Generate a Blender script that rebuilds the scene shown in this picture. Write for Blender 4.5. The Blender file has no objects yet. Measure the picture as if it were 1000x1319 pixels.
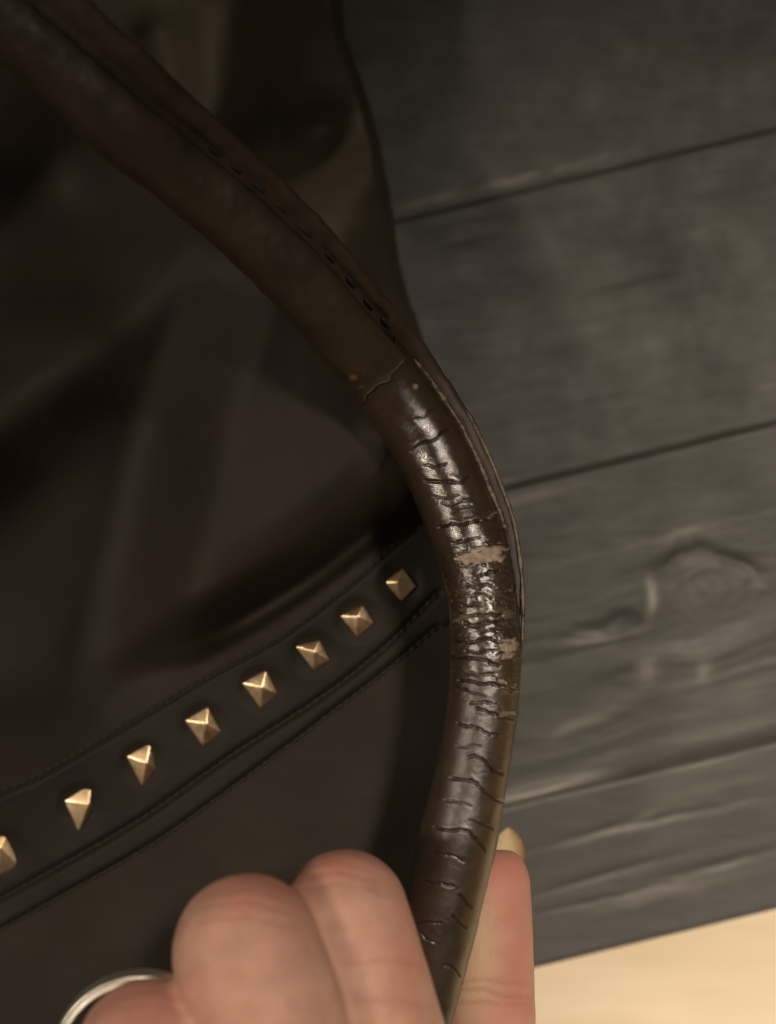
import bpy, bmesh, math, random
import numpy as np
from mathutils import Vector, Matrix

random.seed(4); rng = np.random.default_rng(4)
S = bpy.context.scene
C = S.collection

# ------------------------------------------------------------------ camera, light, exposure
H = 0.28            # camera height above the planks (metres); looks straight down
F = 1600.0          # focal length in photograph pixels
cam_d = bpy.data.cameras.new('camera')
cam = bpy.data.objects.new('camera', cam_d); C.objects.link(cam)
cam.location = (0, 0, H)
cam_d.sensor_fit = 'VERTICAL'; cam_d.sensor_height = 24.0
cam_d.lens = 24.0 * F / 1319.0
cam_d.clip_start = 0.005; cam_d.clip_end = 20
cam_d.dof.use_dof = True; cam_d.dof.focus_distance = 0.197; cam_d.dof.aperture_fstop = 8.5
S.camera = cam

W = bpy.data.worlds.new('World'); S.world = W; W.use_nodes = True
bg = W.node_tree.nodes['Background']
bg.inputs[0].default_value = (1.0, 0.83, 0.62, 1); bg.inputs[1].default_value = 0.06

def spot(name, loc, aim, power, col, size, ang, blend):
    l = bpy.data.lights.new(name, 'SPOT'); l.energy = power; l.color = col
    l.shadow_soft_size = size; l.spot_size = math.radians(ang); l.spot_blend = blend
    o = bpy.data.objects.new(name, l); C.objects.link(o); o.location = loc
    o.rotation_euler = (Vector(aim) - Vector(loc)).to_track_quat('-Z', 'Y').to_euler()
    return o
spot('room_lamp', (0.55, 0.62, 2.02), (0.225, -0.33, 0.0), 530.0, (1.0, 0.86, 0.70), 0.18, 20.5, 1.0)
spot('stud_fill_spot', (-0.90, 0.05, 0.95), (-0.066, -0.036, 0.05), 135.0, (1.0, 0.86, 0.68), 0.15, 8.2, 1.0)  # added fill spot: brightens the studs and lifts the handle's shadow

S.view_settings.view_transform = 'Standard'; S.view_settings.look = 'None'
S.view_settings.exposure = 0; S.view_settings.gamma = 1

# ------------------------------------------------------------------ helpers
def at(px, py, z):
    d = H - z
    return np.stack([(np.asarray(px) - 500.0) / F * d, (659.5 - np.asarray(py)) / F * d, np.zeros_like(d) + z], -1) \
        if isinstance(px, np.ndarray) else np.array([(px - 500.0) / F * d, (659.5 - py) / F * d, z])

def vhash(ix, iy, seed):
    h = (ix.astype(np.int64) * 374761393 + iy.astype(np.int64) * 668265263 + seed * 1442695041) & 0xffffffff
    h = ((h ^ (h >> 13)) * 1274126177) & 0xffffffff
    return ((h ^ (h >> 16)) & 0xffff) / 65535.0
def vnoise(x, y, seed=0):
    x = np.asarray(x, float); y = np.asarray(y, float)
    x, y = np.broadcast_arrays(x, y)
    ix = np.floor(x); iy = np.floor(y); fx = x - ix; fy = y - iy
    fx = fx*fx*(3-2*fx); fy = fy*fy*(3-2*fy)
    a = vhash(ix, iy, seed); b = vhash(ix+1, iy, seed); c = vhash(ix, iy+1, seed); d = vhash(ix+1, iy+1, seed)
    return (a*(1-fx)+b*fx)*(1-fy) + (c*(1-fx)+d*fx)*fy
def fbm(x, y, seed=0, o=4):
    s = 0; a = 0.5; t = 0
    for k in range(o):
        s = s + a*vnoise(x*2**k, y*2**k, seed+k*17); t += a; a *= 0.5
    return s/t
def sstep(a, b, x):
    t = np.clip((x-a)/(b-a), 0, 1); return t*t*(3-2*t)
def catmull(P, n):
    P = np.array(P, float); m = len(P)
    Q = np.vstack([2*P[0]-P[1], P, 2*P[-1]-P[-2]])
    t = np.linspace(0, m-1-1e-9, n); i = t.astype(int); f = (t-i)[:, None]
    p0, p1, p2, p3 = Q[i], Q[i+1], Q[i+2], Q[i+3]
    return 0.5*((2*p1)+(-p0+p2)*f+(2*p0-5*p1+4*p2-p3)*f*f+(-p0+3*p1-3*p2+p3)*f**3)
def resample(P, step, ncoord=2):
    D = catmull(P, 4000)
    s = np.concatenate([[0], np.cumsum(np.linalg.norm(np.diff(D[:, :ncoord], axis=0), axis=1))])
    n = max(2, int(s[-1]/step))
    q = np.linspace(0, s[-1], n)
    return np.stack([np.interp(q, s, D[:, k]) for k in range(D.shape[1])], 1)
def poly_dist(X, Y, pts):
    best = np.full(X.shape, 1e9)
    for (x0, y0), (x1, y1) in zip(pts[:-1], pts[1:]):
        dx, dy = x1-x0, y1-y0
        t = np.clip(((X-x0)*dx+(Y-y0)*dy)/(dx*dx+dy*dy+1e-9), 0, 1)
        best = np.minimum(best, np.hypot(X-x0-t*dx, Y-y0-t*dy))
    return best
def poly_inside(X, Y, pts):
    ins = np.zeros(X.shape, bool); n = len(pts)
    for i in range(n):
        x0, y0 = pts[i]; x1, y1 = pts[(i+1) % n]
        if y0 == y1: continue
        c = ((y0 > Y) != (y1 > Y)) & (X < (x1-x0)*(Y-y0)/(y1-y0)+x0)
        ins ^= c
    return ins
def sdf(X, Y, pts):
    d = poly_dist(X, Y, pts+[pts[0]])
    return np.where(poly_inside(X, Y, pts), -d, d)

def link(o, parent=None):
    C.objects.link(o)
    if parent is not None:
        o.parent = parent
        o.matrix_parent_inverse = Matrix.Identity(4)
        o.location = -Vector(abs_loc(parent))
    return o
def abs_loc(o):
    v = Vector(o.location)
    while o.parent is not None:
        o = o.parent; v = v + Vector(o.location)
    return v
def mesh_from(name, V, Fc, mat, parent=None, smooth=True, attrs=None):
    me = bpy.data.meshes.new(name)
    V = np.asarray(V, float)
    me.from_pydata([tuple(v) for v in V], [], [tuple(int(k) for k in f) for f in Fc]) if not isinstance(Fc, np.ndarray) else fast(me, V, Fc)
    me.validate(); me.update()
    if smooth: me.polygons.foreach_set('use_smooth', np.ones(len(me.polygons), bool))
    if mat: me.materials.append(mat)
    for k, a in (attrs or {}).items():
        at_ = me.attributes.new(k, 'FLOAT', 'POINT'); at_.data.foreach_set('value', np.asarray(a, np.float32).ravel())
    o = bpy.data.objects.new(name, me)
    return link(o, parent)
def fast(me, V, Q):
    n = len(Q); k = Q.shape[1]
    me.vertices.add(len(V)); me.vertices.foreach_set('co', V.astype(np.float32).ravel())
    me.loops.add(n*k); me.loops.foreach_set('vertex_index', Q.astype(np.int32).ravel())
    me.polygons.add(n); me.polygons.foreach_set('loop_start', np.arange(0, n*k, k, dtype=np.int32))
    me.update(calc_edges=True)
def grid_faces(nr, nc, wrap=False):
    i = np.arange(nr-1)[:, None]; j = np.arange(nc if wrap else nc-1)[None, :]
    a = i*nc+j; b = i*nc+(j+1) % nc
    return np.stack([a, b, b+nc, a+nc], -1).reshape(-1, 4)
def grid_obj(name, P, mat, parent=None, attrs=None, flip=False, wrap=False):
    nr, nc, _ = P.shape
    Q = grid_faces(nr, nc, wrap)
    if flip: Q = Q[:, ::-1].copy()
    return mesh_from(name, P.reshape(-1, 3), Q, mat, parent, True, attrs)
def empty(name, loc=(0, 0, 0)):
    o = bpy.data.objects.new(name, None); o.location = loc; o.empty_display_size = 0.01; C.objects.link(o); return o
def tag(o, label=None, cat=None, group=None, kind=None):
    if label: o['label'] = label
    if cat: o['category'] = cat
    if group: o['group'] = group
    if kind: o['kind'] = kind
    return o

# ------------------------------------------------------------------ materials
def newmat(name):
    m = bpy.data.materials.new(name); m.use_nodes = True
    nt = m.node_tree; b = nt.nodes['Principled BSDF']
    return m, nt, b
def N(nt, t, **kw):
    n = nt.nodes.new(t)
    for k, v in kw.items(): setattr(n, k, v)
    return n
def noise(nt, scale, detail=4, rough=0.6, vec=None, dist=0):
    n = N(nt, 'ShaderNodeTexNoise'); n.inputs['Scale'].default_value = scale; n.inputs['Detail'].default_value = detail
    n.inputs['Roughness'].default_value = rough; n.inputs['Distortion'].default_value = dist
    if vec: nt.links.new(vec, n.inputs['Vector'])
    return n.outputs['Fac']
def ramp(nt, fac, stops):
    r = N(nt, 'ShaderNodeValToRGB'); e = r.color_ramp.elements
    e[0].position, e[0].color = stops[0][0], (*stops[0][1], 1)
    e[1].position, e[1].color = stops[-1][0], (*stops[-1][1], 1)
    for p, c in stops[1:-1]:
        x = e.new(p); x.color = (*c, 1)
    nt.links.new(fac, r.inputs[0]); return r.outputs[0]
def mapr(nt, fac, a, b, c, d):
    m = N(nt, 'ShaderNodeMapRange'); m.inputs[1].default_value = a; m.inputs[2].default_value = b
    m.inputs[3].default_value = c; m.inputs[4].default_value = d
    nt.links.new(fac, m.inputs[0]); return m.outputs[0]
def mix(nt, fac, a, b):
    m = N(nt, 'ShaderNodeMix', data_type='RGBA')
    if isinstance(fac, float): m.inputs[0].default_value = fac
    else: nt.links.new(fac, m.inputs[0])
    for s, v in ((6, a), (7, b)):
        if isinstance(v, tuple): m.inputs[s].default_value = (*v, 1)
        else: nt.links.new(v, m.inputs[s])
    return m.outputs[2]
def math_(nt, op, a, b):
    m = N(nt, 'ShaderNodeMath', operation=op)
    for i, v in enumerate((a, b)):
        if isinstance(v, (int, float)): m.inputs[i].default_value = v
        else: nt.links.new(v, m.inputs[i])
    return m.outputs[0]
def bump(nt, b, h, strength, dist):
    n = N(nt, 'ShaderNodeBump'); n.inputs['Strength'].default_value = strength; n.inputs['Distance'].default_value = dist
    nt.links.new(h, n.inputs['Height']); nt.links.new(n.outputs[0], b.inputs['Normal'])
def objco(nt): return N(nt, 'ShaderNodeTexCoord').outputs['Object']
def attr(nt, name): return N(nt, 'ShaderNodeAttribute', attribute_name=name).outputs['Fac']

# bag leather: matt dark brown, soft grain
M_bag, nt, b = newmat('bag_leather')
co = objco(nt)
c = ramp(nt, noise(nt, 45, 4, 0.6, co), [(0.3, (0.015, 0.0105, 0.0066)), (0.7, (0.024, 0.0172, 0.0108))])
nt.links.new(c, b.inputs['Base Color'])
b.inputs['Roughness'].default_value = 0.7; b.inputs['Specular IOR Level'].default_value = 0.3
bump(nt, b, noise(nt, 1400, 3, 0.6, co), 0.25, 0.00012)

M_side, nt, b = newmat('side_panel_leather')
co = objco(nt)
c = ramp(nt, noise(nt, 60, 4, 0.6, co), [(0.3, (0.042, 0.033, 0.021)), (0.7, (0.062, 0.049, 0.032))])
nt.links.new(c, b.inputs['Base Color']); b.inputs['Roughness'].default_value = 0.7; b.inputs['Specular IOR Level'].default_value = 0.3
bump(nt, b, noise(nt, 1400, 3, 0.6, co), 0.25, 0.00012)

M_band, nt, b = newmat('band_leather')
co = objco(nt)
c = ramp(nt, noise(nt, 60, 4, 0.6, co), [(0.3, (0.0095, 0.0074, 0.0045)), (0.7, (0.016, 0.012, 0.0075))])
nt.links.new(c, b.inputs['Base Color'])
b.inputs['Roughness'].default_value = 0.68; b.inputs['Specular IOR Level'].default_value = 0.3
bump(nt, b, noise(nt, 1600, 3, 0.6, co), 0.25, 0.0001)

# upper wrap of the handle
M_cover, nt, b = newmat('handle_cover_leather')
co = objco(nt)
c = ramp(nt, noise(nt, 120, 5, 0.65, co), [(0.3, (0.023, 0.0155, 0.0088)), (0.7, (0.042, 0.028, 0.0155))])
sc = attr(nt, 'scuff')
c = mix(nt, sc, c, (0.22, 0.14, 0.06))
nt.links.new(c, b.inputs['Base Color'])
b.inputs['Roughness'].default_value = 0.46; b.inputs['Specular IOR Level'].default_value = 0.55
bump(nt, b, noise(nt, 1800, 3, 0.6, co), 0.22, 0.00008)

# worn glossy core of the handle
M_core, nt, b = newmat('worn_handle_leather')
co = objco(nt)
base = ramp(nt, noise(nt, 150, 6, 0.7, co), [(0.25, (0.018, 0.0115, 0.0065)), (0.75, (0.042, 0.027, 0.016))])
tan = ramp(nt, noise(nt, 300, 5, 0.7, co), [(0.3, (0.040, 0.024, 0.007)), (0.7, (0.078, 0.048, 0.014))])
raw = ramp(nt, noise(nt, 900, 4, 0.7, co), [(0.3, (0.15, 0.105, 0.07)), (0.7, (0.38, 0.29, 0.21))])
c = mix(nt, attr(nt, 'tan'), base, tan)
c = mix(nt, attr(nt, 'crack'), c, (0.012, 0.008, 0.005))
c = mix(nt, attr(nt, 'scuff'), c, raw)
nt.links.new(c, b.inputs['Base Color'])
r0 = math_(nt, 'ADD', mapr(nt, noise(nt, 500, 5, 0.7, co), 0.3, 0.7, 0.17, 0.29), math_(nt, 'MULTIPLY', attr(nt, 'dull'), 0.17))
r1 = math_(nt, 'MAXIMUM', r0, mapr(nt, attr(nt, 'scuff'), 0, 1, 0, 0.75))
nt.links.new(r1, b.inputs['Roughness'])
b.inputs['Specular IOR Level'].default_value = 0.9
hh = math_(nt, 'ADD', noise(nt, 900, 6, 0.75, co, 0.6), math_(nt, 'MULTIPLY', noise(nt, 3500, 3, 0.7, co), 0.35))
bump(nt, b, hh, 0.45, 0.00012)

M_flange, nt, b = newmat('edge_leather')
co = objco(nt)
c = ramp(nt, noise(nt, 250, 5, 0.7, co), [(0.3, (0.022, 0.014, 0.008)), (0.72, (0.050, 0.033, 0.021))])
nt.links.new(c, b.inputs['Base Color']); b.inputs['Roughness'].default_value = 0.5; b.inputs['Specular IOR Level'].default_value = 0.3
bump(nt, b, noise(nt, 1500, 4, 0.7, co), 0.35, 0.0001)

M_glue, nt, b = newmat('worn_seam_edge')
co = objco(nt)
c = ramp(nt, noise(nt, 500, 5, 0.7, co), [(0.4, (0.035, 0.023, 0.012)), (0.72, (0.19, 0.14, 0.085))])
nt.links.new(c, b.inputs['Base Color']); b.inputs['Roughness'].default_value = 0.42
bump(nt, b, noise(nt, 2500, 4, 0.7, co), 0.5, 0.0001)

M_thread, nt, b = newmat('dark_thread')
co = objco(nt)
c = ramp(nt, noise(nt, 900, 3, 0.6, co), [(0.3, (0.006, 0.005, 0.003)), (0.7, (0.015, 0.011, 0.007))])
nt.links.new(c, b.inputs['Base Color']); b.inputs['Roughness'].default_value = 0.75

M_gold, nt, b = newmat('brass_stud_metal')
co = objco(nt)
c = ramp(nt, noise(nt, 350, 4, 0.6, co), [(0.3, (0.72, 0.48, 0.26)), (0.55, (0.96, 0.72, 0.46)), (0.75, (0.98, 0.83, 0.62))])
nt.links.new(c, b.inputs['Base Color']); b.inputs['Metallic'].default_value = 1.0
nt.links.new(mapr(nt, noise(nt, 800, 4, 0.7, co), 0.3, 0.7, 0.32, 0.44), b.inputs['Roughness'])
bump(nt, b, noise(nt, 1200, 3, 0.6, co), 0.3, 0.0001)

M_ring, nt, b = newmat('pale_gold_ring_metal')
co = objco(nt)
c = ramp(nt, noise(nt, 600, 3, 0.6, co), [(0.3, (0.88, 0.83, 0.72)), (0.7, (0.96, 0.93, 0.86))])
nt.links.new(c, b.inputs['Base Color']); b.inputs['Metallic'].default_value = 1.0; b.inputs['Roughness'].default_value = 0.42

M_wood, nt, b = newmat('dark_plank_surface')
co = objco(nt)
mp = N(nt, 'ShaderNodeMapping'); mp.inputs['Rotation'].default_value = (0, 0, math.radians(-13.6)); mp.inputs['Scale'].default_value = (1, 9, 1)
nt.links.new(co, mp.inputs[0])
g = noise(nt, 55, 6, 0.65, mp.outputs[0], 0.4)
base = ramp(nt, g, [(0.2, (0.053, 0.051, 0.046)), (0.5, (0.069, 0.067, 0.060)), (0.8, (0.088, 0.085, 0.077))])
base = mix(nt, attr(nt, 'groove'), base, (0.026, 0.024, 0.020))
base = mix(nt, attr(nt, 'worn'), base, (0.34, 0.32, 0.28))  # 'worn' mask: highlights and glints painted pale into the plank colour
mp2 = N(nt, 'ShaderNodeMapping'); mp2.inputs['Rotation'].default_value = (0, 0, math.radians(-13.6)); mp2.inputs['Scale'].default_value = (1, 26, 1)
nt.links.new(co, mp2.inputs[0])
base = mix(nt, mapr(nt, noise(nt, 70, 5, 0.7, mp2.outputs[0]), 0.5, 0.72, 0, 0.5), base, (0.040, 0.038, 0.033))
blot = noise(nt, 30, 4, 0.6, co)
base = mix(nt, mapr(nt, blot, 0.45, 0.75, 0, 0.35), base, (0.095, 0.090, 0.078))
nt.links.new(base, b.inputs['Base Color'])
nt.links.new(mapr(nt, noise(nt, 90, 4, 0.6, co), 0.3, 0.7, 0.46, 0.62), b.inputs['Roughness'])
b.inputs['Specular IOR Level'].default_value = 0.5
bump(nt, b, math_(nt, 'ADD', g, math_(nt, 'MULTIPLY', noise(nt, 400, 4, 0.6, mp.outputs[0]), 0.5)), 0.12, 0.0003)

M_floor, nt, b = newmat('pale_wood_floor')
co = objco(nt)
mp = N(nt, 'ShaderNodeMapping'); mp.inputs['Rotation'].default_value = (0, 0, math.radians(-13.6)); mp.inputs['Scale'].default_value = (1, 7, 1)
nt.links.new(co, mp.inputs[0])
c = ramp(nt, noise(nt, 18, 5, 0.55, mp.outputs[0], 0.3), [(0.25, (0.62, 0.49, 0.33)), (0.75, (0.72, 0.60, 0.44))])
nt.links.new(c, b.inputs['Base Color']); b.inputs['Roughness'].default_value = 0.5
bump(nt, b, noise(nt, 120, 4, 0.6, mp.outputs[0]), 0.06, 0.0004)

M_skin, nt, b = newmat('skin')
co = objco(nt)
c = ramp(nt, noise(nt, 220, 5, 0.65, co), [(0.3, (0.43, 0.235, 0.175)), (0.7, (0.55, 0.320, 0.245))])
c = mix(nt, attr(nt, 'pink'), c, (0.50, 0.195, 0.15))
c = mix(nt, attr(nt, 'pale'), c, (0.60, 0.42, 0.27))
c = mix(nt, attr(nt, 'crease'), c, (0.36, 0.14, 0.09))
nt.links.new(c, b.inputs['Base Color'])
b.inputs['Roughness'].default_value = 0.6; b.inputs['Specular IOR Level'].default_value = 0.32
b.inputs['Subsurface Weight'].default_value = 0.35
b.inputs['Subsurface Radius'].default_value = (1.0, 0.35, 0.2); b.inputs['Subsurface Scale'].default_value = 0.0022
vo = N(nt, 'ShaderNodeTexVoronoi'); vo.inputs['Scale'].default_value = 1900; nt.links.new(co, vo.inputs['Vector'])
bump(nt, b, math_(nt, 'ADD', vo.outputs['Distance'], noise(nt, 600, 4, 0.6, co)), 0.30, 0.00012)

M_nail, nt, b = newmat('fingernail')
co = objco(nt)
c = ramp(nt, noise(nt, 150, 3, 0.5, co), [(0.3, (0.52, 0.41, 0.23)), (0.7, (0.62, 0.51, 0.31))])
nt.links.new(c, b.inputs['Base Color']); b.inputs['Roughness'].default_value = 0.35
b.inputs['Subsurface Weight'].default_value = 0.4; b.inputs['Subsurface Scale'].default_value = 0.001

# ------------------------------------------------------------------ setting: pale floor + dark planks
SL = -0.243                                   # slope of plank lines in the picture
cs = 1/math.hypot(1, SL); ud = np.array([cs, -SL*cs]); vd = np.array([SL*cs, cs])   # world: along and across (up)
def uv_of(px, py):                            # world coords on z=0 plane
    p = at(float(px), float(py), 0.0)[:2]; return p @ ud, p @ vd
vA = uv_of(760, 226)[1]; vB = uv_of(820, 590)[1]; vC = uv_of(820, 1000)[1]; vD = uv_of(845, 1210)[1]
fz = -0.012
fl = mesh_from('floor', [(-3, -3, fz), (3, -3, fz), (3, 3, fz), (-3, 3, fz)], [(0, 1, 2, 3)], M_floor, None, False)
tag(fl, kind='structure')

deck = empty('plank_board', (0, 0, fz))
tag(deck, 'dark grey-brown board of wide wood-grained planks lying under the handbag on the pale floor', 'board')
def to_px(u, v):
    X = u*ud[0]+v*vd[0]; Y = u*ud[1]+v*vd[1]
    return 500+X/H*F, 659.5-Y/H*F
KN = [  # knots: px, py, radius u, radius v (px), amplitude
    (918, 752, 66, 40, 62), (792, 806, 50, 15, -34), (835, 900, 70, 50, 22), (905, 830, 60, 34, -26),
    (620, 700, 120, 40, 14), (770, 925, 110, 26, -18), (980, 880, 80, 40, 16)]
def plank_height(u, v):
    px, py = to_px(u, v)
    # along / across in px
    a = (px*cs + py*SL*cs); q = (py*cs - px*SL*cs)
    ph = q + 10*(fbm(a/260, q/90, 3)-0.5)
    for kx, ky, ru, rv, am in KN:
        ka = kx*cs+ky*SL*cs; kq = ky*cs-kx*SL*cs
        r2 = ((a-ka)/ru)**2+((q-kq)/rv)**2
        ph = ph + am*np.exp(-r2)
    g1 = vnoise(ph/13.0, a/900, 11); g2 = vnoise(ph/5.5, a/420, 12)
    amp = 0.25+0.75*sstep(0.25, 0.7, fbm(a/160, q/60, 21))
    near = np.exp(-(((px-850)/230)**2+((py-820)/150)**2))
    amp = np.clip(amp*(0.55+0.9*near), 0, 1.3)
    h = ((g1-0.5)*0.00024 + (g2-0.5)*0.00005)*amp
    h = h + (fbm(a/90, q/40, 5)-0.5)*0.00035*(0.5+near)
    gr = np.clip((0.42-g1)*3.0, 0, 1)*amp*0.4
    # named marks of the knotty plank
    qx = px+26*(fbm(px/55, py/55, 301, 3)-0.5); qy = py+26*(fbm(px/50, py/50, 302, 3)-0.5)
    arc = np.hypot((qx-918)/66, (qy-758)/46) - 1
    top = np.clip(-(py-758)/30, 0, 1)*np.exp(-(arc*66/14)**2)
    rim = np.exp(-(arc*66/12)**2)*0.35*sstep(0.35, 0.65, fbm(px/60, py/60, 303, 2))
    h = h - 0.0006*top - 0.0002*rim
    gr = np.maximum(gr, 0.85*top)
    rr_ = np.hypot((qx-918)/66, (qy-758)/46)
    gr = np.maximum(gr, 0.35*sstep(0.2, 0.9, 0.5+0.5*np.sin(rr_*19+2*fbm(px/20, py/20, 305)))*sstep(1.7, 0.9, rr_))
    gr = np.maximum(gr, 0.45*np.exp(-((arc*66-4)/9)**2)*sstep(780, 800, py)*sstep(900, 980, px))
    ex = qx-790; ey = (qy-806)+0.12*ex
    sp = np.exp(-((ex/50)**2+(ey/13)**2)**1.3)
    h = h - 0.0005*sp; gr = np.maximum(gr, 0.85*sp)
    kb = np.exp(-(((px-838)/9)**2+((py-778)/22)**2)); h = h + 0.0005*kb
    kb = np.exp(-(((px-838)/14)**2+((py-868)/20)**2)); h = h + 0.0004*kb
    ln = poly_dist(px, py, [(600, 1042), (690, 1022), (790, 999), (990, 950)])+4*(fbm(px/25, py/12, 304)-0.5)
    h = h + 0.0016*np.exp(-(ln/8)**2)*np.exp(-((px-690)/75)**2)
    glint = 0.9*np.exp(-(ln/8)**2)*np.exp(-((px-680)/90)**2)  # painted highlight along the seam, goes into the colour
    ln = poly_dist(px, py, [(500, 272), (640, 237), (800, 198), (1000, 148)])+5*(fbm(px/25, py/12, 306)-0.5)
    glint = np.maximum(glint, 0.6*np.exp(-(ln/5)**2)*np.exp(-((px-640)/150)**2)*sstep(0.3, 0.6, fbm(px/40, py/40, 307)))
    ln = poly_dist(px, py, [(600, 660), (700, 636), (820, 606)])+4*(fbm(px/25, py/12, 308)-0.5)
    glint = np.maximum(glint, 0.4*np.exp(-(ln/6)**2)*np.exp(-((px-680)/70)**2))
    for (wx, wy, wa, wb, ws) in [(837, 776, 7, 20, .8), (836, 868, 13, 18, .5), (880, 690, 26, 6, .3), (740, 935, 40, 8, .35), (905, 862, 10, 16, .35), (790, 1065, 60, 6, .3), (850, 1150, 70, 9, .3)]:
        glint = np.maximum(glint, ws*np.exp(-((qx-wx)/wa)**2-((qy-wy+0.24*(qx-wx))/wb)**2))  # small lit spots painted pale on the planks
    # streaks in the other planks
    for (x0, y0, x1, y1, w, dp) in [(520, 312, 720, 266, 10, .0004), (560, 330, 640, 308, 6, .0005), (760, 385, 900, 352, 10, .0005),
                                    (700, 1150, 860, 1105, 5, .0005), (860, 1130, 990, 1095, 6, .0006), (700, 1090, 960, 1030, 5, .0005),
                                    (690, 1178, 860, 1140, 4, .0004)]:
        mx, my = (x0+x1)/2, (y0+y1)/2; L = math.hypot(x1-x0, y1-y0)/2; ca, sa = (x1-x0)/2/L, (y1-y0)/2/L
        al = (px-mx)*ca+(py-my)*sa; ac = (py-my)*ca-(px-mx)*sa + 9*(fbm(px/60, py/60, 8)-0.5)
        k = np.exp(-(al/L)**2-(ac/w)**2); h = h-dp*0.6*k; gr = np.maximum(gr, 0.45*k)
    return h, gr, glint
u0, u1 = -0.42, 0.42
ulo = uv_of(430, 700)[0]-0.02; uhi = uv_of(1000, 500)[0]+0.03
ug = np.unique(np.concatenate([np.linspace(u0, ulo, 30), np.linspace(ulo, uhi, 460), np.linspace(uhi, u1, 24)]))
seams = [vD, vC, vB, vA, vA+0.066, vA+0.133, vA+0.20]
seams.sort()
for k in range(len(seams)-1):
    a, bb = seams[k]+0.00003, seams[k+1]-0.00003
    if k == 0: a = seams[0]
    w = bb-a; vis = (k < 4)
    nv = int(w/0.00032) if vis else 40
    vg = a + w*(0.5-0.5*np.cos(np.pi*np.linspace(0, 1, nv)))*0.25 + 0.75*w*np.linspace(0, 1, nv)
    Ug, Vg = np.meshgrid(ug, vg)
    h, gr, glint = plank_height(Ug, Vg)
    e0 = Vg-a; e1 = bb-Vg
    wob = 0.0004*(fbm(Ug*90, Vg*0+k, 40+k)-0.5)
    def edge(e, wd, dp): return -dp*np.clip(1-np.clip(e+wob, 0, 1)/wd, 0, 1)**2
    h = h + edge(e0, 0.0034 if k == 1 else 0.0014, 0.0012 if k == 1 else (0.0003 if k > 2 else 0.0006)) + edge(e1, 0.0012, 0.0003 if k > 1 else 0.0005)
    top = np.stack([Ug*ud[0]+Vg*vd[0], Ug*ud[1]+Vg*vd[1], h], -1)
    # close the front and back faces down to the floor
    fr = top[0].copy(); fr[:, 2] = fz+0.0002; bk = top[-1].copy(); bk[:, 2] = fz+0.0002
    P = np.concatenate([fr[None], top, bk[None]], 0)
    G = np.concatenate([gr[:1], gr, gr[-1:]], 0); GLINT = np.concatenate([glint[:1], glint, glint[-1:]], 0)
    o = grid_obj('plank', P, M_wood, deck, {'groove': G, 'worn': GLINT})  # 'worn' carries the painted glints
    if k == 1: o['label'] = 'knotty plank with swirling grain beside the handle'

# ------------------------------------------------------------------ handbag: body
bag = empty('handbag', (-0.04, 0, 0.0))
tag(bag, 'dark brown leather handbag with pyramid studs and a cracked worn rolled handle', 'handbag')

# handle stations: left edge, right edge of the roll, outer edge of the flange, distance from camera
ST = [(-150, -40, -85, -120, -35, -165, 0.1540), (-55, 35, 8, -32, 48, -72, 0.1580), (50, 118, 108, 55, 140, 25, 0.1630), (125, 192, 185, 122, 214, 92, 0.1680),
      (200, 248, 257, 182, 283, 158, 0.1745), (280, 316, 337, 247, 360, 228, 0.1810), (350, 384, 413, 320, 434, 306, 0.1870),
      (410, 452, 476, 394, 496, 380, 0.1930), (450, 500, 520, 443, 538, 431, 0.1982), (480, 547, 557, 492, 573, 483, 0.2003),
      (505, 585, 588, 538, 605, 535, 0.2005), (526, 624, 611, 582, 628, 583, 0.1998), (543, 666, 631, 630, 648, 632, 0.1987),
      (557, 704, 648, 672, 663, 675, 0.1975), (568, 735, 659, 714, 671, 716, 0.1965), (577, 775, 667, 764, 675, 766, 0.1952),
      (580, 830, 672, 833, 674.5, 833, 0.1938), (578, 890, 669, 901, 670, 901, 0.1924), (570, 950, 661, 964, 661, 964, 0.1914),
      (556, 1010, 651, 1025, 651, 1025, 0.1905), (541, 1070, 640, 1087, 640, 1087, 0.1897), (527, 1140, 623, 1160, 623, 1160, 0.1892),
      (519, 1200, 609, 1215, 609, 1215, 0.1890), (512, 1260, 594, 1272, 594, 1272, 0.1890), (504, 1330, 577, 1336, 577, 1336, 0.1890),
      (490, 1420, 562, 1425, 562, 1425, 0.1900), (470, 1540, 545, 1545, 545, 1545, 0.1920)]
ctl = np.array([[(l+r)/2, (t+s)/2, l, t, r, s, ox, oy, d] for l, t, r, s, ox, oy, d in ST])
path_rough = resample(ctl, 6)

def handle_x(py):      # px x of handle centre line as function of py
    return np.interp(py, path_rough[:, 1], path_rough[:, 0])

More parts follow.
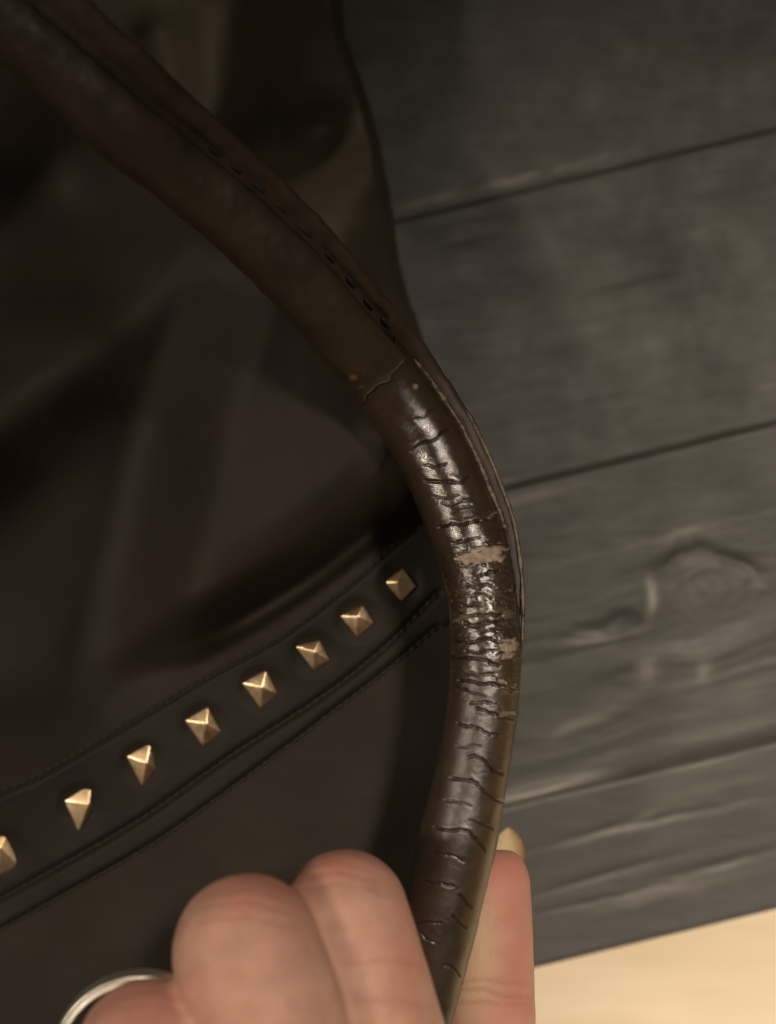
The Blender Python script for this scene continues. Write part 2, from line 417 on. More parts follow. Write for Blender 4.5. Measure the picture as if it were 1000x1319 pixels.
def ridge(X, Y, x0, y0, x1, y1, w, amp):
    return amp*np.exp(-(poly_dist(X, Y, [(x0, y0), (x1, y1)])/w)**2)
Kc = [(-300, 1010), (-60, 985), (60, 950), (150, 895), (204, 860), (260, 845), (310, 818), (400, 762), (470, 708), (498, 676), (522, 640), (560, 610), (700, 520)]
Kc_s = resample(Kc, 8)
def above_K(X, Y):     # signed px distance above the pocket seam
    yk = np.interp(X, Kc_s[:, 0], Kc_s[:, 1]); return (yk-Y)*0.80
def zb_raw(X, Y):
    z = 0.058 + 0*X
    z = z - 0.010*sstep(260, -160, X)*sstep(600, 1200, Y)      # falls away to the lower left
    z = z + ridge(X, Y, 240, 320, -80, 590, 85, .013)          # diagonal fold
    z = z + ridge(X, Y, -60, 640, 0, 860, 110, .005)
    z = z - ridge(X, Y, -120, 380, 90, 300, 120, .016) - ridge(X, Y, -60, 120, 60, 200, 90, .010)
    z = z - ridge(X, Y, 215, 560, 150, 840, 60, .004)
    aK = above_K(X, Y)
    xl_ = np.interp(Y, [100, 300, 550, 850], [380, 325, 235, 165])
    z = z + 0.013*sstep(-75, 75, X-xl_)*sstep(-4, 70, aK) - 0.004
    dome = np.exp(-(np.hypot((X-410)/170, (Y-590)/200))**2)
    z = z + 0.005*dome*sstep(-4, 110, aK)
    z = z + 0.0022*sstep(-10, 12, aK)*sstep(150, 280, X)
    z = z - ridge(X, Y, 330, 790, 490, 690, 50, .003)*sstep(0, 20, aK)
    z = z + ridge(X, Y, 500, 560, 505, 640, 26, .003)
    z = z + (fbm(X/190, Y/190, 31, 2)-0.5)*0.004 + (fbm(X/45, Y/45, 33)-0.5)*0.0003
    return z
def zb(X, Y):
    X = np.asarray(X, float); Y = np.asarray(Y, float); return zb_raw(X, Y)

ny, nx = 560, 300
ys = np.linspace(-260, 1620, ny)
t = np.linspace(0, 1, nx)
X = -420 + (handle_x(ys)[:, None]+10+420)*(1-(1-t[None, :])**1.15)
Y = np.repeat(ys[:, None], nx, 1)
Z = zb(X, Y)
edge = handle_x(ys)[:, None]+10-X
roll = np.sqrt(np.clip(1-np.clip(1-edge/34, 0, 1)**2, 0, 1))
Zr = Z*(0.35+0.65*roll)
P = at(X, Y, Zr)
skirt = P[:, -1:, :].copy(); skirt[..., 2] = 0.0015
skl = P[:, :1, :].copy(); skl[..., 2] = 0.0015
P = np.concatenate([skl, P, skirt], 1)
front = grid_obj('front_panel', P, M_bag, bag, flip=True)

# right hand side panel, seen behind the handle at the top
RB = [(425, -260), (436, -60), (442, 35), (462, 90), (486, 170), (500, 240), (509, 300), (518, 350), (540, 420), (566, 500), (575, 560)]
RBs = resample(RB, 4)
ys2 = np.linspace(-260, 560, 330)
xr = np.interp(ys2, RBs[:, 1], RBs[:, 0]) + 5*(fbm(ys2/28, ys2*0, 51)-0.5)
xl = handle_x(ys2)-20
t = np.linspace(0, 1, 200)
X2 = xl[:, None]+(xr-xl)[:, None]*(1-(1-t)**1.4)[None, :]; Y2 = np.repeat(ys2[:, None], 200, 1)
def zs(X, Y):
    z = 0.046+0*X
    z = z - ridge(X, Y, 378, 120, 402, 165, 80, .008)
    z = z - ridge(X, Y, 330, 200, 400, 180, 50, .008)
    z = z + ridge(X, Y, 290, 20, 265, 230, 60, .009)
    z = z - ridge(X, Y, 205, 50, 225, 110, 34, .005)
    z = z + ridge(X, Y, 470, 230, 440, 330, 50, .010)
    z = z + ridge(X, Y, 485, 290, 505, 380, 22, .002)
    z = z + (fbm(X/90, Y/90, 61, 2)-0.5)*0.003
    return z
e2 = xr[:, None]-X2
Z2 = np.maximum(zs(X2, Y2) - 0.016*sstep(150, -20, e2), 0.004)*(0.25+0.75*np.sqrt(np.clip(1-np.clip(1-e2/16, 0, 1)**2, 0, 1)))
P2 = at(X2, Y2, Z2)
sk = P2[:, -1:, :].copy(); sk[..., 2] = 0.001
side = grid_obj('side_panel', np.concatenate([P2, sk], 1), M_side, bag, flip=True)

# stud band
up = resample([(-300, 1150), (-100, 1062), (0, 1012), (60, 986), (180, 914), (270, 860), (360, 812), (440, 752), (510, 692), (560, 650), (600, 612)], 3)
lo = resample([(-300, 1376), (-60, 1246), (60, 1180), (130, 1141), (192, 1106), (300, 1030), (420, 940), (500, 878), (570, 818), (600, 796)], 3)
n = 420
up_ = np.stack([np.interp(np.linspace(0, 1, n), np.linspace(0, 1, len(up)), up[:, k]) for k in (0, 1)], 1)
lo_ = np.stack([np.interp(np.linspace(0, 1, n), np.linspace(0, 1, len(lo)), lo[:, k]) for k in (0, 1)], 1)
L1 = resample([(-60, 1047), (0, 1020), (60, 993), (180, 922), (270, 868), (360, 820), (440, 760), (510, 700), (545, 668)], 2)
L2 = resample([(-260, 1290), (-60, 1190), (60, 1125), (180, 1056), (300, 972), (420, 894), (500, 830), (564, 764)], 2)
L3 = resample([(-260, 1338), (-60, 1232), (60, 1165), (192, 1090), (300, 1014), (420, 924), (500, 862), (570, 802)], 2)
tt = np.linspace(0, 1, 110)
XB = up_[:, None, 0]*(1-tt)[None]+lo_[:, None, 0]*tt[None]; YB = up_[:, None, 1]*(1-tt)[None]+lo_[:, None, 1]*tt[None]
def band_z(X, Y, prof=None):
    z = zb(X, Y) + 0.0008
    for ln in (L1, L2, L3):
        z = z - 0.0009*np.exp(-(poly_dist(X, Y, [tuple(p) for p in ln[::14]])/5.0)**2)
    for (qx, qy) in [(515, 752), (460, 799), (404, 842), (337, 887), (263, 935), (184, 984), (104, 1038), (4, 1098)]:
        z = z - 0.0008*np.exp(-(np.hypot(X-qx, Y-qy)/27)**6)
    return z
ZB = band_z(XB, YB)
pr = np.minimum(tt, 1-tt)*110
ZB = ZB - 0.0010*(1-sstep(0, 12, pr))[None]
PB = at(XB, YB, ZB)
band = grid_obj('stud_band', PB, M_band, bag)

def capsule_bm(bm, p, q, r, nseg=8):
    p = Vector(p); q = Vector(q); d = (q-p); L = d.length
    rot = d.to_track_quat('Z', 'Y').to_matrix().to_4x4()
    prof = [(0, -r*0.9), (r*0.7, -r*0.4), (r, r*0.5), (r, L-r*0.5), (r*0.7, L+r*0.4), (0, L+r*0.9)]
    rings = []
    for rr, zz in prof:
        if rr == 0: rings.append([bm.verts.new(p + rot @ Vector((0, 0, zz)))])
        else: rings.append([bm.verts.new(p + rot @ Vector((rr*math.cos(k*math.tau/nseg), rr*math.sin(k*math.tau/nseg), zz))) for k in range(nseg)])
    for A, B in zip(rings[:-1], rings[1:]):
        for k in range(nseg):
            a0 = A[k % len(A)]; a1 = A[(k+1) % len(A)]; b0 = B[k % len(B)]; b1 = B[(k+1) % len(B)]
            vs = []
            for v in (a0, a1, b1, b0):
                if v not in vs: vs.append(v)
            if len(vs) >= 3: bm.faces.new(vs)
def bm_obj(name, bm, mat, parent, smooth=True):
    me = bpy.data.meshes.new(name); bmesh.ops.recalc_face_normals(bm, faces=bm.faces); bm.to_mesh(me); bm.free()
    me.materials.append(mat)
    me.polygons.foreach_set('use_smooth', np.full(len(me.polygons), smooth))
    o = bpy.data.objects.new(name, me); return link(o, parent)
for ln in (L1, L2, L3):
    R = resample([tuple(p) for p in ln[::10]], 1.0); bm = bmesh.new(); k = 0
    while k+7 < len(R):
        a = R[k]; c_ = R[k+7]
        za = float(band_z(a[0:1], a[1:2])[0])+0.00005; zc = float(band_z(c_[0:1], c_[1:2])[0])+0.00005
        capsule_bm(bm, at(a[0], a[1], za), at(c_[0], c_[1], zc), 0.00040, 6); k += 12
    tag(bm_obj('stitching', bm, M_thread, bag), kind='stuff')

# studs: measured pyramids
STUDS = [((494, 750), (519, 732), (536, 755), (517, 774), (512, 750)), ((438, 793), (468, 780), (482, 802), (460, 821), (461, 794)),
         ((380, 832), (412, 825), (425, 850), (404, 864), (405, 839)), ((312, 880), (343, 863), (358, 893), (336, 913), (338, 885)),
         ((238, 928), (268, 910), (286, 943), (261, 961), (266, 932)), ((163, 974), (194, 957), (202, 990), (183, 1013), (189, 983)),
         ((83, 1031), (118, 1009), (121, 1040), (101, 1072), (115, 1036)), ((-20, 1085), (9, 1068), (25, 1115), (-3, 1128), (1, 1092))]
for wq, nq, eq, sq, ap in STUDS:
    bm = bmesh.new()
    cx = sum(q[0] for q in (wq, nq, eq, sq))/4; cy = sum(q[1] for q in (wq, nq, eq, sq))/4
    zc = float(band_z(np.array([cx]), np.array([cy]))[0])
    def pt(q, dz): return Vector(at(float(q[0]), float(q[1]), zc+dz))
    cor = [wq, nq, eq, sq]
    low = [bm.verts.new(pt(q, -0.0008)) for q in cor]
    rim = [bm.verts.new(pt(q, 0.0004)) for q in cor]
    top = bm.verts.new(pt(ap, 0.0015))
    for k in range(4):
        bm.faces.new([low[k], low[(k+1) % 4], rim[(k+1) % 4], rim[k]])
        bm.faces.new([rim[k], rim[(k+1) % 4], top])
    bmesh.ops.bevel(bm, geom=[e for e in bm.edges if top in e.verts or (e.verts[0] in rim and e.verts[1] in rim)], offset=0.00022, segments=3, affect='EDGES', profile=0.6)
    o = bm_obj('stud', bm, M_gold, bag, True)

# ------------------------------------------------------------------ handle
def frames(R):
    ctr = at(R[:, 0], R[:, 1], H-R[:, 8])
    rad = np.hypot(R[:, 4]-R[:, 2], R[:, 5]-R[:, 3])/2*R[:, 8]/F
    T = np.gradient(ctr, axis=0); T /= np.linalg.norm(T, axis=1)[:, None]
    for _ in range(6): T[1:-1] = (T[:-2]+T[1:-1]+T[2:])/3
    T /= np.linalg.norm(T, axis=1)[:, None]
    view = np.array([0, 0, H])-ctr; view /= np.linalg.norm(view, axis=1)[:, None]
    Nr = np.cross(view, T); Nr /= np.linalg.norm(Nr, axis=1)[:, None]     # sideways
    sgn = np.sign(((R[:, 4]-R[:, 2])*Nr[:, 0] - (R[:, 5]-R[:, 3])*Nr[:, 1]).mean()); Nr *= sgn
    Nu = np.cross(T, Nr); Nu *= np.sign((Nu*view).sum(1))[:, None]
    return ctr, rad, T, Nr, Nu
Rall = resample(ctl, 1.15)
ctrA, radA, TA, NrA, NuA = frames(Rall)
def proj(P): d = H-P[..., 2]; return 500+P[..., 0]/d*F, 659.5-P[..., 1]/d*F
i_core = int(np.argmin(np.hypot(Rall[:, 0]-470, Rall[:, 1]-455)))
i_cov = int(np.argmin(np.hypot(Rall[:, 0]-493, Rall[:, 1]-482)))

# --- worn core
sl = slice(i_core, None)
ctr, rad, T, Nr, Nu = ctrA[sl], radA[sl], TA[sl], NrA[sl], NuA[sl]
na = 230
th = np.linspace(0, 2*np.pi, na, endpoint=False)
base_r = rad[:, None]*np.ones(na)[None]
def ring_pos(ctr, Nr, Nu, r, th): return ctr[:, None]+r[..., None]*(np.cos(th)[None, :, None]*Nr[:, None]+np.sin(th)[None, :, None]*Nu[:, None])
P = ring_pos(ctr, Nr, Nu, base_r, th)
PX, PY = proj(P)
front_mask = np.clip(np.sin(th)*3+0.6, 0, 1)[None]*np.ones_like(PX)
CRK = [([(530, 582), (542, 573), (554, 570), (563, 564), (575, 554), (580, 553)], 1.0), ([(548, 618), (563, 620), (578, 619), (594, 620), (605, 613)], 1.0),
       ([(566, 680), (582, 676), (596, 676), (607, 672), (620, 670), (631, 669), (638, 661)], 1.2), ([(582, 662), (595, 653), (607, 650)], .7),
       ([(613, 744), (623, 740), (633, 737), (643, 733)], 1.1), ([(590, 791), (598, 792), (615, 792), (633, 792), (647, 791)], 1.5),
       ([(595, 780), (608, 779), (620, 780)], 1.0), ([(582, 826), (600, 827), (615, 827), (627, 824), (643, 825)], 1.1),
       ([(580, 846), (600, 847), (612, 849), (630, 853), (643, 857)], 1.3), ([(650, 764), (665, 760)], .8), ([(618, 815), (630, 812), (647, 813)], .9),
       ([(590, 876), (606, 878), (618, 881), (631, 882), (645, 884), (662, 887)], 1.5), ([(585, 882), (592, 887), (610, 893), (624, 897)], 1.0),
       ([(613, 914), (624, 916), (634, 920), (648, 924), (662, 928)], 1.4), ([(590, 933), (599, 935), (615, 938), (627, 943), (645, 948)], .9),
       ([(604, 975), (615, 975), (625, 980), (634, 993), (648, 997)], 1.4), ([(580, 1003), (589, 1003), (599, 1004), (610, 1008), (620, 1017), (634, 1026), (647, 1035)], 1.2),
       ([(606, 1056), (622, 1061), (636, 1067)], .9), ([(560, 1066), (574, 1068), (597, 1071), (608, 1076), (624, 1095)], 1.3),
       ([(545, 1135), (551, 1136), (565, 1138), (583, 1141)], 1.3), ([(592, 1154), (598, 1160), (606, 1170)], 1.1), ([(584, 1181), (592, 1189), (600, 1196)], 1.1),
       ([(535, 1187), (550, 1188), (569, 1189)], 1.1), ([(538, 1200), (550, 1209), (560, 1214)], .9), ([(572, 1244), (585, 1247), (592, 1257)], 1.1),
       ([(600, 720), (612, 728), (625, 726)], .9), ([(600, 752), (612, 757), (628, 752), (640, 757)], 1.0), ([(604, 768), (618, 765), (632, 771)], .9),
       ([(598, 803), (614, 806), (632, 801), (652, 806)], 1.0), ([(600, 838), (618, 840), (640, 838)], .7), ([(560, 640), (572, 641), (590, 637)], .5),
       ([(595, 865), (612, 868), (636, 868)], .6), ([(606, 906), (625, 905), (645, 910)], .6), ([(590, 960), (606, 961), (620, 962)], .5),
       ([(572, 1030), (590, 1032), (606, 1040)], .6), ([(560, 1100), (580, 1102), (598, 1108)], .5), ([(548, 600), (560, 602), (575, 598)], .5),
       ([(536, 540), (548, 536), (560, 528)], .45), ([(570, 648), (580, 650), (600, 640)], .5), ([(584, 700), (598, 697), (620, 692)], .8)]
jx = PX + 3.0*(fbm(PX/9, PY/9, 71)-0.5)*2; jy = PY + 3.6*(fbm(PX/8, PY/8, 72)-0.5)*2
disp = np.zeros_like(PX); crack = np.zeros_like(PX)
for pts, s in CRK:
    pts = [(x, y) for x, y in pts]
    ymin = min(p[1] for p in pts)-24; ymax = max(p[1] for p in pts)+24
    rows = np.where((PY.min(1) < ymax+40) & (PY.max(1) > ymin-40))[0]
    if len(rows) == 0: continue
    r0, r1 = rows[0], rows[-1]+1
    x_ = jx[r0:r1]; y_ = jy[r0:r1]; fm = front_mask[r0:r1]
    pp = resample(pts, 3); pp = [tuple(p) for p in pp]
    d = poly_dist(x_, y_, pp)
    yc = np.interp(x_, [p[0] for p in pp], [p[1] for p in pp])
    sd = (y_-yc)
    g = np.exp(-(d/1.1)**2)
    lipu = np.exp(-((d-4.2)/2.6)**2)*(sd < 0); lipd = np.exp(-((d-3.6)/2.4)**2)*(sd > 0)
    disp[r0:r1] += s*fm*(-0.00024*g + 0.000025*lipu + 0.00001*lipd)
    crack[r0:r1] = np.maximum(crack[r0:r1], np.clip(s, 0, 1)*fm*np.exp(-(d/1.25)**2))
# crumpled zone in the middle of the bend, with general fine wrinkling elsewhere
arc = np.linspace(0, len(ctr)*1.15, len(ctr))[:, None]*np.ones(na)[None]
ang = th[None]*np.ones_like(arc)
zone = np.exp(-((PY-775)/62)**2)
zone2 = np.exp(-((PY-870)/110)**2)
amp_ = 0.000008+0.00008*zone+0.00002*zone2
wr = 1-np.abs(2*fbm(arc/13+ 1.2*fbm(np.cos(ang)*3+9, np.sin(ang)*3+arc/30, 82), np.cos(ang)*1.8+np.sin(ang)*1.1+4, 81, 4)-1)*2.2
disp += amp_*(wr-0.3)*front_mask
disp += (fbm(arc/60, ang*1.1, 90, 2)-0.5)*0.0003*np.clip(np.sin(ang)*2+1, 0, 1)
disp += (fbm(arc/10, np.cos(ang)*6+10, 91, 3)-0.5)*(0.00003+0.00013*zone)
ct = np.abs(fbm(arc/7.0+2.2*fbm(ang*2.2, arc/24, 141, 3), ang*0.9+3, 142, 3)-0.5)
cr2 = sstep(0.016, 0.003, ct)*sstep(0.46, 0.60, fbm(arc/34, ang*1.3, 143, 2))*front_mask*np.clip(0.25+zone+zone2*0.6, 0, 1)
disp -= 0.00006*cr2; crack = np.maximum(crack, 0.5*cr2)
# scuffs
def c5(l): return [(540+x/6, 640+y/6) for x, y in l]
def c6(l): return [(540+x/5.74, 850+y/5.74) for x, y in l]
SCF = [c5([(280, 478), (330, 445), (370, 425), (460, 405), (530, 383), (630, 376), (690, 398), (650, 430), (630, 500), (590, 522), (555, 496), (450, 508), (370, 518), (330, 505)]),
       c5([(615, 1170), (650, 1110), (740, 1100), (750, 1150), (735, 1200), (755, 1240), (630, 1255), (640, 1210)]),
       c6([(600, 190), (680, 186), (720, 208), (660, 226), (615, 214)]), c6([(560, 150), (620, 140), (630, 165), (580, 168)]),
       c5([(520, 170), (545, 130), (595, 115), (585, 145), (545, 185)]), c5([(640, 880), (700, 860), (745, 900), (700, 940), (650, 930)]),
       c6([(590, 350), (620, 345), (630, 385), (700, 400), (690, 425), (600, 415)]), c5([(240, 950), (300, 935), (360, 925), (300, 975), (250, 980)])]
sw = [1, 1, .8, .7, .6, .35, .5, .35]
scuff = np.zeros_like(PX)
def fm_edge(d, fm): return 0.00013*np.exp(-((d-2.0)/1.6)**2)*fm
nz = (fbm(PX/7, PY/3, 95, 5)-0.5)*17
for pts, w_ in zip(SCF, sw):
    x0 = min(p[1] for p in pts)-15; x1 = max(p[1] for p in pts)+15
    rows = np.where((PY.max(1) > x0) & (PY.min(1) < x1))[0]
    r0, r1 = rows[0], rows[-1]+1
    d = sdf(PX[r0:r1], PY[r0:r1], pts)+nz[r0:r1]
    m = sstep(1.8, -2.6, d)*front_mask[r0:r1]
    scuff[r0:r1] = np.maximum(scuff[r0:r1], m*w_)
    disp[r0:r1] += w_*fm_edge(d, front_mask[r0:r1])-0.00016*m*w_
spk = 0.5*sstep(0.74, 0.80, fbm(PX/3.2, PY/2.2, 97, 2))*zone*front_mask*0.6
scuff = np.maximum(scuff, spk)
hz = np.exp(-(np.hypot((PX-624)/30, (PY-783)/26))**2)*sstep(0.42, 0.62, fbm(PX/9, PY/3.5, 151, 4))*front_mask
scuff = np.maximum(scuff, 0.30*hz)
disp += scuff*(fbm(PX/2.5, PY/2.0, 96, 2)-0.5)*0.00022
for (sx, sy, sr) in [(535, 498, 3.5), (456, 485, 3)]:
    scuff = np.maximum(scuff, 0.8*np.exp(-(np.hypot(PX-sx, PY-sy)/sr)**4)*front_mask)
crack *= (1-scuff)
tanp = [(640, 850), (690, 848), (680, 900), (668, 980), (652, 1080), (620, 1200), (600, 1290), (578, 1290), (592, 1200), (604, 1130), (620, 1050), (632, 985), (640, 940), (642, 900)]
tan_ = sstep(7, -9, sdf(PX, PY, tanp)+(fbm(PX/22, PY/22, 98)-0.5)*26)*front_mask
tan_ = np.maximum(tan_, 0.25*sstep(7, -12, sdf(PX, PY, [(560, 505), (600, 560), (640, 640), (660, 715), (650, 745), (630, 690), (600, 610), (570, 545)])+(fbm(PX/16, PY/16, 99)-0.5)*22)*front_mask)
dull = sstep(800, 930, PY)
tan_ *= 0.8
P = ring_pos(ctr, Nr, Nu, base_r+disp, th)
handle = grid_obj('handle', P, M_core, bag, {'crack': crack, 'scuff': scuff, 'tan': tan_, 'dull': dull}, flip=True, wrap=True)
handle['label'] = 'glossy cracked bend of the rolled handle with bare scuffs'

# --- matt cover of the upper half, ends in a raw cut edge
sl = slice(0, i_cov, 2)
ctr, rad, T, Nr, Nu = ctrA[sl], radA[sl], TA[sl], NrA[sl], NuA[sl]
m = len(ctr); na = 160; th = np.linspace(0, 2*np.pi, na, endpoint=False)
arc = np.arange(m)[:, None]*np.ones(na)[None]; ang = th[None]*np.ones_like(arc)
r = rad[:, None]+0.00040+(fbm(arc/30, np.cos(ang)*1.5+3, 101, 2)-0.5)*0.0004
r = r + 0.00025*(fbm(arc/9, np.cos(ang)*3+7, 102, 3)-0.5)
groove_th = 0.42
dth = np.angle(np.exp(1j*(ang-groove_th)))
r = r - 0.0013*np.exp(-(dth/0.20)**2)                      # pulled in along the stitched seam
P = ring_pos(ctr, Nr, Nu, r, th)
# irregular cut end
tail = np.clip((arc-(m-14))/14, 0, 1)
P = P + (T[-1][None, None]*(0.0016*(fbm(ang*2.2+5, ang*0, 103, 3)-0.5)*2*tail)[..., None]) + T[-1][None, None]*(-0.0006*np.cos(ang)*tail)[..., None]
lip = P[-1:] - (np.cos(th)[None, :, None]*Nr[-1][None, None]+np.sin(th)[None, :, None]*Nu[-1][None, None])*0.0006
P = np.concatenate([P, lip+T[-1]*0.00005], 0)
PX, PY = proj(P)
scf = np.exp(-((np.arange(m+1)[:, None]-(m-0.5))/1.3)**2)*sstep(0.35, 0.6, fbm(th[None]*5, th[None]*0+1, 104))*np.ones((1, na))
scf = np.maximum(scf, 0.7*np.exp(-(np.hypot((PX-455), (PY-486)*1.3)/5)**4)*(np.sin(th)[None] > -0.2))
scf = np.maximum(scf, 0.25*sstep(0.64, 0.72, fbm(PX/6, PY/6, 105, 3))*np.exp(-(np.hypot(PX-470, PY-492)/24)**2))
cover = grid_obj('handle_cover', P, M_cover, handle, {'scuff': scf}, flip=True, wrap=True)

# --- flange: two layers sewn flat beside the roll, narrowing to an edge
i_fl = int(np.argmin(np.hypot(Rall[:, 4]-670, Rall[:, 5]-880)))
sl = slice(0, i_fl, 3)
R = Rall[sl]; ctr, rad, T, Nr, Nu = ctrA[sl], radA[sl], TA[sl], NrA[sl], NuA[sl]
dist = R[:, 8]; wpx = np.hypot(R[:, 6]-R[:, 4], R[:, 7]-R[:, 5])
w = wpx*dist/F
a = np.linspace(0, 2*np.pi, 48, endpoint=False)
def sup(c, e): return np.sign(c)*np.abs(c)**e
mm = len(R); s_ = np.linspace(0, 1, mm)
outer = rad + w - 0.0016*sstep(0.90, 1.0, s_)
inner = rad*0.72
hw = (outer-inner)/2; mid = (outer+inner)/2
thk = np.interp(s_, [0, .55, .7, .9, 1], [.0011, .0011, .0012, .0009, .0002])
lift = np.interp(s_, [0, .5, .62, .8, 1], [.0016, .0016, .0008, .0000, -.0004])
jn = (fbm(s_*60, s_*0, 111)-0.5)*0.0005
ex = np.cos(a)[None]; ey = np.sin(a)[None]
offx = (mid+jn)[:, None]+hw[:, None]*sup(ex, 0.8); offy = lift[:, None]+thk[:, None]*sup(ey, 0.8)
offy = offy - 0.0007*np.exp(-((offx-(rad[:, None]+0.0003))/0.0009)**2)*(ey > 0)*(s_[:, None] < .62)
P = ctr[:, None]+offx[..., None]*Nr[:, None]+offy[..., None]*Nu[:, None]
fl_ = grid_obj('seam_flange', P, M_flange, handle, flip=True, wrap=True)

# --- worn seam line in the groove and the bare outer edge
def cord(name, R, ctr, rad, Nr, Nu, fx, fy, rr, mat, seed, k=10, par=None):
    m = len(ctr); a = np.linspace(0, 2*np.pi, k, endpoint=False)
    r = rr*(0.55+0.9*fbm(np.arange(m)/7, np.arange(m)*0, seed, 3))
    r = r*np.clip(np.minimum(np.arange(m), m-1-np.arange(m))/12, 0.05, 1)
    c0 = ctr + (fx)[:, None]*Nr + (fy)[:, None]*Nu
    P = c0[:, None]+r[:, None, None]*(np.cos(a)[None, :, None]*Nr[:, None]+np.sin(a)[None, :, None]*Nu[:, None])
    return grid_obj(name, P, mat, par, flip=True, wrap=True)
i0 = int(np.argmin(np.hypot(Rall[:, 4]-528, Rall[:, 5]-455))); i1 = int(np.argmin(np.hypot(Rall[:, 4]-658, Rall[:, 5]-700)))
sl = slice(i0, i1, 1); nn = i1-i0; q = np.arange(nn)
fx = radA[sl]*0.98+(fbm(q/25, q*0, 121)-0.5)*0.0006; fy = radA[sl]*0.26+0.0003*(fbm(q/14, q*0, 122))
cord('seam_thread', Rall[sl], ctrA[sl], radA[sl], NrA[sl], NuA[sl], fx, fy, 0.00050, M_glue, 123, par=handle)
i0 = int(np.argmin(np.hypot(Rall[:, 6]-600, Rall[:, 7]-530))); i1 = i_fl-30
sl = slice(i0, i1, 1); nn = i1-i0; q = np.arange(nn)
ww = np.hypot(Rall[sl, 6]-Rall[sl, 4], Rall[sl, 7]-Rall[sl, 5])*Rall[sl, 8]/F
cord('edge_binding', Rall[sl], ctrA[sl], radA[sl], NrA[sl], NuA[sl], radA[sl]+ww-0.00025, 0.0008+0.0*q, 0.00032, M_glue, 133, par=handle)

# --- hand-sewn stitches along the upper seam
SP = [(274, 191), (303, 214), (330, 239), (357, 265), (388, 296), (418, 329), (446, 358), (470, 386), (492, 411)]
for (sx, sy) in SP:
    k = int(np.argmin(np.hypot(Rall[:, 4]-sx, Rall[:, 5]-sy)))
    c0 = ctrA[k]+NrA[k]*(radA[k]+0.0001)+NuA[k]*(0.0022)
    bm = bmesh.new(); capsule_bm(bm, c0-TA[k]*0.0008-NuA[k]*0.0003, c0+TA[k]*0.0008-NuA[k]*0.0003, 0.00042, 8)
    bm_obj('stitch', bm, M_thread, handle)

# ------------------------------------------------------------------ hand
_b = bmesh.new(); bmesh.ops.create_icosphere(_b, subdivisions=4, radius=1.0)
SPH_V = np.array([v.co[:] for v in _b.verts]); SPH_F = np.array([[v.index for v in f.verts] for f in _b.faces]); _b.free()
def sweep(P, Rr, step=0.0016, n=36, flat=1.0):
    """closed rounded tube through points with radii, hemispherical ends -> verts, faces"""
    A = resample(np.c_[np.array(P), np.array(Rr)], step, 3)
    V = (A[:, None, :3]+A[:, None, 3:4]*SPH_V[None]).reshape(-1, 3)
    off = (np.arange(len(A))*len(SPH_V))[:, None, None]
    return V, (SPH_F[None]+off).reshape(-1, 3)
def pd(px, py, d): return at(float(px), float(py), H-d)
def rp(r, d): return r*d/F
FING = [  # each: list of (px,py,d, r_px)
    [(540, 1600, .172, 94), (505, 1440, .166, 93), (478, 1310, .165, 90), (456, 1225, .166, 86), (444, 1178, .170, 82), (458, 1205, .182, 70), (480, 1225, .194, 60), (500, 1235, .200, 50), (515, 1245, .203, 42)],
    [(430, 1640, .168, 102), (390, 1480, .159, 103), (350, 1330, .156, 101), (328, 1262, .157, 98), (318, 1222, .161, 95), (340, 1262, .174, 82), (370, 1275, .188, 70), (405, 1280, .200, 60), (440, 1285, .206, 50)],
    [(300, 1700, .168, 104), (250, 1560, .158, 104), (208, 1425, .153, 102), (195, 1376, .154, 96), (193, 1353, .159, 89), (212, 1390, .172, 80), (245, 1400, .188, 72), (290, 1400, .200, 60)],
    [(180, 1780, .170, 96), (110, 1640, .160, 92), (60, 1540, .160, 88), (66, 1530, .175, 80), (120, 1500, .196, 66)],
    # thumb behind the handle
    [(650, 1720, 0.1925, 100), (640, 1560, 0.1995, 74), (634, 1420, 0.2025, 62), (631, 1320, 0.2030, 59), (630, 1250, 0.2030, 58), (631, 1190, 0.2028, 56), (636, 1145, 0.2028, 48), (646, 1130, 0.2031, 35), (651, 1121, 0.2035, 27)],
]
V = []; Fa = []; cnt = 0
def addm(v, f):
    global cnt
    V.append(v); Fa.append(f+cnt); cnt += len(v)
for f in FING:
    P_ = [pd(x, y, d) for x, y, d, r in f]; R_ = [rp(r, d) for x, y, d, r in f]
    addm(*sweep(P_, R_))
# palm and back of the hand, running off below the picture
for f in ([(300, 1680, .175, 150), (420, 1750, .18, 175), (560, 1740, .19, 150), (650, 1700, .205, 110)],
          [(420, 1700, .18, 190), (430, 1900, .185, 210), (430, 2150, .19, 190), (430, 2500, .19, 170)],
          [(190, 1760, .175, 110), (300, 1860, .182, 160), (400, 1980, .19, 190)]):
    addm(*sweep([pd(x, y, d) for x, y, d, r in f], [rp(r, d) for x, y, d, r in f], 0.003))
tmp = bpy.data.meshes.new('hand_tmp'); fast(tmp, np.concatenate(V), np.concatenate(Fa)); tmp.update()
hand_o = bpy.data.objects.new('hand_tmp', tmp); C.objects.link(hand_o)
md = hand_o.modifiers.new('r', 'REMESH'); md.mode = 'VOXEL'; md.voxel_size = 0.00042
sm = hand_o.modifiers.new('s', 'SMOOTH'); sm.factor = 0.5; sm.iterations = 14
dg = bpy.context.evaluated_depsgraph_get(); dg.update()
me = bpy.data.meshes.new_from_object(hand_o.evaluated_get(dg)); me.name = 'hand'
bpy.data.objects.remove(hand_o); bpy.data.meshes.remove(tmp)
nv = len(me.vertices); co_ = np.empty(nv*3, np.float32); me.vertices.foreach_get('co', co_); co_ = co_.reshape(-1, 3).astype(float)
nm = np.empty(nv*3, np.float32); me.vertices.foreach_get('normal', nm); nm = nm.reshape(-1, 3)
PX, PY = proj(co_); D = H-co_[:, 2]
dsp = np.zeros(nv); cre = np.zeros(nv)
upf = np.clip(nm[:, 2]*2, 0, 1)
